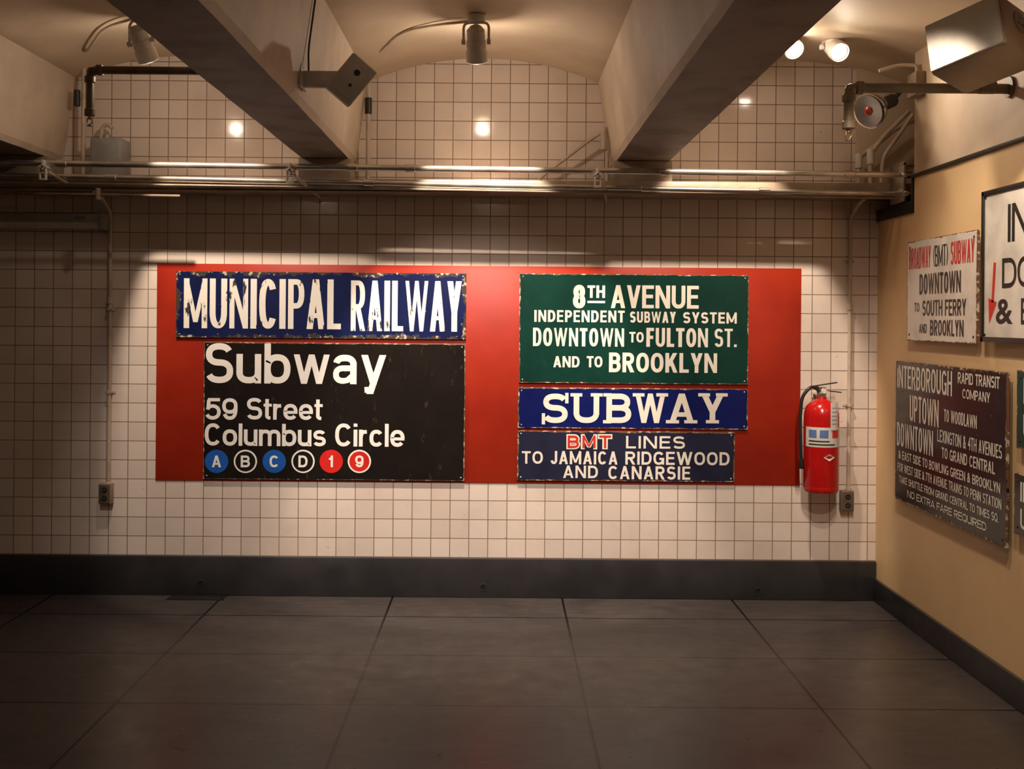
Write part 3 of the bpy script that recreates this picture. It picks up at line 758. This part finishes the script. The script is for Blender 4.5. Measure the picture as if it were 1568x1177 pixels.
# ------------------------------------------------------------ right wall signs
def rsign(name, p_tl, y_near, z0, frame_col=None, **kw):
    y0, z1 = p_tl.y, p_tl.z
    w = y0-y_near; h = z1-z0
    e = empty(name, (XR-.02, (y0+y_near)/2, (z0+z1)/2))
    mm = sign_mat(name+'_enamel', w=w, h=h, axis='y', **kw)
    bm = bmesh.new(); add_box(bm, (XR-.035, y_near, z0), (XR-.022, y0, z1)); bm_obj('panel', bm, mm, e, False, .0012, 1)
    boxes('battens', [((XR-.022, y_near+.05, z0+.06), (XR, y_near+.09, z1-.06)), ((XR-.022, y0-.09, z0+.06), (XR, y0-.05, z1-.06))], M['black'], e)
    for y in (y0-.03, y_near+.03):
        for z in (z0+.03, z1-.03):
            lathe('screw', [(0, .003), (.005, .002), (.007, 0)], (XR-.035, y, z), (-1, 0, 0), M['dark'], e, 12)
    if frame_col:
        t = .022
        boxes('frame', [((XR-.042, y_near, z0), (XR-.03, y0, z0+t)), ((XR-.042, y_near, z1-t), (XR-.03, y0, z1)), ((XR-.042, y_near, z0), (XR-.03, y_near+t, z1)), ((XR-.042, y0-t, z0), (XR-.03, y0, z1))], frame_col, e, bev=.002)
    return e, Face((XR-.0352, y0, z1), (0, -1, 0), (0, 0, 1), (-1, 0, 0), w, h)
def rtexts(e, F, lst, m, name='lettering', t=.17):
    bm = bmesh.new()
    for q in lst:
        s, a, b, c, d = q[:5]
        add_stext(bm, F, s, a*F.w, b*F.w, -d*F.hh, -c*F.hh, q[5] if len(q) > 5 else t, .5, .0008, .27)
    return flat_obj(name, bm, m, e)
p = R(1390, 371, .035); q = R(1495, 524, .035)
e, F = rsign('broadway_sign', p, q.y, R(1391, 521, .035).z, col=(.80, .75, .67), edge=.007, chips=.75, rough=.3)
rtexts(e, F, [('BROADWAY', .03, .37, .07, .28), ('SUBWAY', .66, .97, .07, .28)], M['red_l'], 'lettering_red')
rtexts(e, F, [('(BMT)', .41, .62, .08, .28), ('DOWNTOWN', .20, .80, .34, .54), ('TO', .12, .20, .62, .71), ('SOUTH FERRY', .25, .87, .60, .75), ('AND', .20, .32, .83, .92), ('BROOKLYN', .37, .84, .79, .94)], M['blk_l'])
p = R(1505, 294, .035)
e, F = rsign('direction_sign', p, p.y-1.55, R(1504, 523, .035).z, M['black'], col=(.82, .77, .69), edge=.006, chips=.77)
rtexts(e, F, [('IND LINES', .15, .80, .12, .36, .15), ('DOWNTOWN', .12, .90, .46, .65, .15), ('& BROOKLYN', .085, .95, .72, .88, .15)], M['blk_l'])
bm = bmesh.new()
def rp(pts, F): bm.faces.new([bm.verts.new(F.P(x*F.w, -y*F.hh, .0009)) for x, y in pts])
rp([(.070, .48), (.084, .48), (.072, .74), (.058, .74)], F); rp([(.040, .71), (.090, .74), (.046, .88)], F)
flat_obj('arrow', bm, M['red_l'], e)
p = R(1372, 552, .035); q = R(1541, 700, .035)
e, F = rsign('transit_company_sign', p, q.y, R(1371, 763, .035).z, col=(.016, .013, .015), edge=.014, chips=.70, pale=(.5, .45, .36), scuff=.25)
rtexts(e, F, [('INTERBOROUGH', .02, .57, .03, .19, .17), ('RAPID TRANSIT', .62, .95, .03, .10), ('COMPANY', .66, .88, .13, .19),
              ('UPTOWN', .16, .45, .23, .41, .2), ('TO WOODLAWN', .50, .78, .28, .36),
              ('DOWNTOWN', .02, .40, .44, .61, .2), ('LEXINGTON & 4TH AVENUES', .44, .97, .42, .50), ('TO GRAND CENTRAL', .48, .92, .53, .60),
              ('& EAST SIDE TO BOWLING GREEN & BROOKLYN', .04, .96, .64, .70), ('FOR WEST SIDE & 7TH AVENUE TRAINS TO PENN STATION', .03, .97, .73, .79),
              ('TAKE SHUTTLE FROM GRAND CENTRAL TO TIMES SQ.', .05, .95, .82, .87), ('NO EXTRA FARE REQUIRED', .14, .86, .90, .95)], M['enam_w'])
p = R(1557, 566, .035)
e, F = rsign('green_direction_sign', p, p.y-1.0, R(1558, 686, .035).z, col=(.01, .06, .045), edge=.008, chips=.75)
rtexts(e, F, [('IND SUBWAY', .06, .9, .1, .42), ('UPTOWN & QUEENS', .06, .94, .55, .85)], M['enam_w'])
p = R(1553, 723, .035)
e, F = rsign('black_direction_sign', p, p.y-1.1, R(1553, 816, .035).z, col=(.02, .018, .018), edge=.008, chips=.75)
rtexts(e, F, [('INDEPENDENT SYSTEM', .05, .95, .12, .44), ('UPTOWN & BRONX', .05, .85, .56, .88)], M['enam_w'])

# ------------------------------------------------------------ fire extinguisher
c = W(1257, 752, .13); e = empty('fire_extinguisher', c)
r = .095; zb = c.z; zs = W(1257, 632, .13).z; zn = W(1257, 606, .13).z
H = zn-zb; sh = zs-zb
lathe('tank', [(0, .008), (r*.8, .006), (r*.93, 0), (r, .012), (r, .03), (r*.992, .033), (r, .036), (r, sh-.02), (r*.985, sh), (r*.88, sh+.035), (r*.62, sh+.062), (r*.3, sh+.078), (r*.26, H-.0), (0, H)], c, (0, 0, 1), M['ext'], e, 48)
cx, cy = c.x, c.y
lathe('valve', [(0, 0), (.024, 0), (.026, .006), (.026, .022), (.019, .026), (.019, .055), (0, .057)], (cx, cy, zn-.006), (0, 0, 1), M['galv'], e)
boxes('lower_handle', [((cx-.018, cy-.011, zn+.03), (cx+.105, cy+.011, zn+.036))], M['dark'], e, .002, Matrix.Translation((cx, cy, zn)) @ Matrix.Rotation(.12, 4, 'Y') @ Matrix.Translation((-cx, -cy, -zn)))
boxes('lever', [((cx-.03, cy-.012, zn+.058), (cx+.095, cy+.012, zn+.064)), ((cx-.022, cy-.012, zn+.02), (cx-.012, cy+.012, zn+.06))], M['dark'], e, .002, Matrix.Translation((cx, cy, zn)) @ Matrix.Rotation(-.16, 4, 'Y') @ Matrix.Translation((-cx, -cy, -zn)))
lathe('gauge', [(0, .012), (.013, .012), (.015, .008), (.015, 0), (0, 0)], (cx+.004, cy-.022, zn+.028), (0, -1, 0), M['white'], e)
tube('safety_pin', [(cx+.012, cy-.02, zn+.045), (cx+.018, cy-.045, zn+.05), (cx+.03, cy-.05, zn+.03), (cx+.014, cy-.04, zn+.03)], .002, M['galv'], e, .01)
hx = lambda u, v: W(u, v, .16)
tube('hose', [(cx-.015, cy, zn+.03), hx(1243, 590), hx(1228, 606), hx(1225, 640), hx(1226, 690), hx(1227, 705)], .0095, M['dark'], e, .07)
lathe('nozzle', [(0, 0), (.013, 0), (.016, .05), (.014, .055), (0, .05)], hx(1227, 702), (0, 0, -1), M['dark'], e)
A = math.radians
def arc_label(name, v0, v1, a0, a1, m, rr):
    z1 = W(1257, v0, .13).z; z0 = W(1257, v1, .13).z
    bm = bmesh.new(); n = 20; prev = None
    for i in range(n+1):
        a = A(a0+(a1-a0)*i/n)
        q = (bm.verts.new((cx+rr*math.cos(a), cy+rr*math.sin(a), z0)), bm.verts.new((cx+rr*math.cos(a), cy+rr*math.sin(a), z1)))
        if prev: bm.faces.new((prev[0], q[0], q[1], prev[1]))
        prev = q
    bm_obj(name, bm, m, e, True)
arc_label('label', 652, 682, -165, -20, M['paper'], r+.0008)
arc_label('label_figures', 656, 668, -150, -122, M['bluelbl'], r+.0014)
arc_label('label_figures', 656, 668, -112, -84, M['bluelbl'], r+.0014)
arc_label('label_text', 672, 674, -150, -80, M['dark'], r+.0014)
arc_label('label_text', 677, 679, -150, -60, M['dark'], r+.0014)
arc_label('label_mark', 655, 668, -70, -40, M['redd'], r+.0014)
arc_label('inspection_tag', 614, 656, -78, -48, M['paper'], r+.004)
for vv in (622, 628, 634, 640, 646): arc_label('tag_line', vv, vv+1.2, -74, -52, M['grey'], r+.0046)
bm = bmesh.new(); zc_ = W(1257, 697, .13).z
for aa, dz in (((-100), 0), (-80, .02), (-60, 0), (-80, -.02)): bm.verts.new((cx+(r+.0014)*math.cos(A(aa)), cy+(r+.0014)*math.sin(A(aa))-.002, zc_+dz))
bm.verts.ensure_lookup_table(); bm.faces.new(bm.verts[:]); bm_obj('diamond', bm, M['paper'], e)
boxes('wall_bracket', [((cx-.02, -.006, zb+.2), (cx+.02, 0, zs+.08)), ((cx-.016, cy+r-.002, zb+.28), (cx+.016, 0, zb+.31)), ((cx-.012, cy+.02, zn-.0), (cx+.012, 0, zn+.008)), ((cx-.012, -.008, zs), (cx+.012, 0, zn+.008))], M['galv'], e, .001)

# ------------------------------------------------------------ world, camera
w = bpy.data.worlds.new('world'); w.use_nodes = True; scene.world = w
w.node_tree.nodes['Background'].inputs[0].default_value = (1, .8, .6, 1)
w.node_tree.nodes['Background'].inputs[1].default_value = .02
cam = bpy.data.cameras.new('camera'); co = bpy.data.objects.new('camera', cam); COL.objects.link(co)
co.location = (0, -D, EYE); co.rotation_euler = (math.pi/2, -TH, 0)
cam.sensor_width = 36; cam.sensor_fit = 'HORIZONTAL'
cam.lens = 36*(D/S)/1568
cam.shift_x = 18/1568; cam.shift_y = -100.5/1568
cam.clip_start = .02
scene.camera = co
scene.view_settings.view_transform = 'Standard'
scene.view_settings.look = 'None'
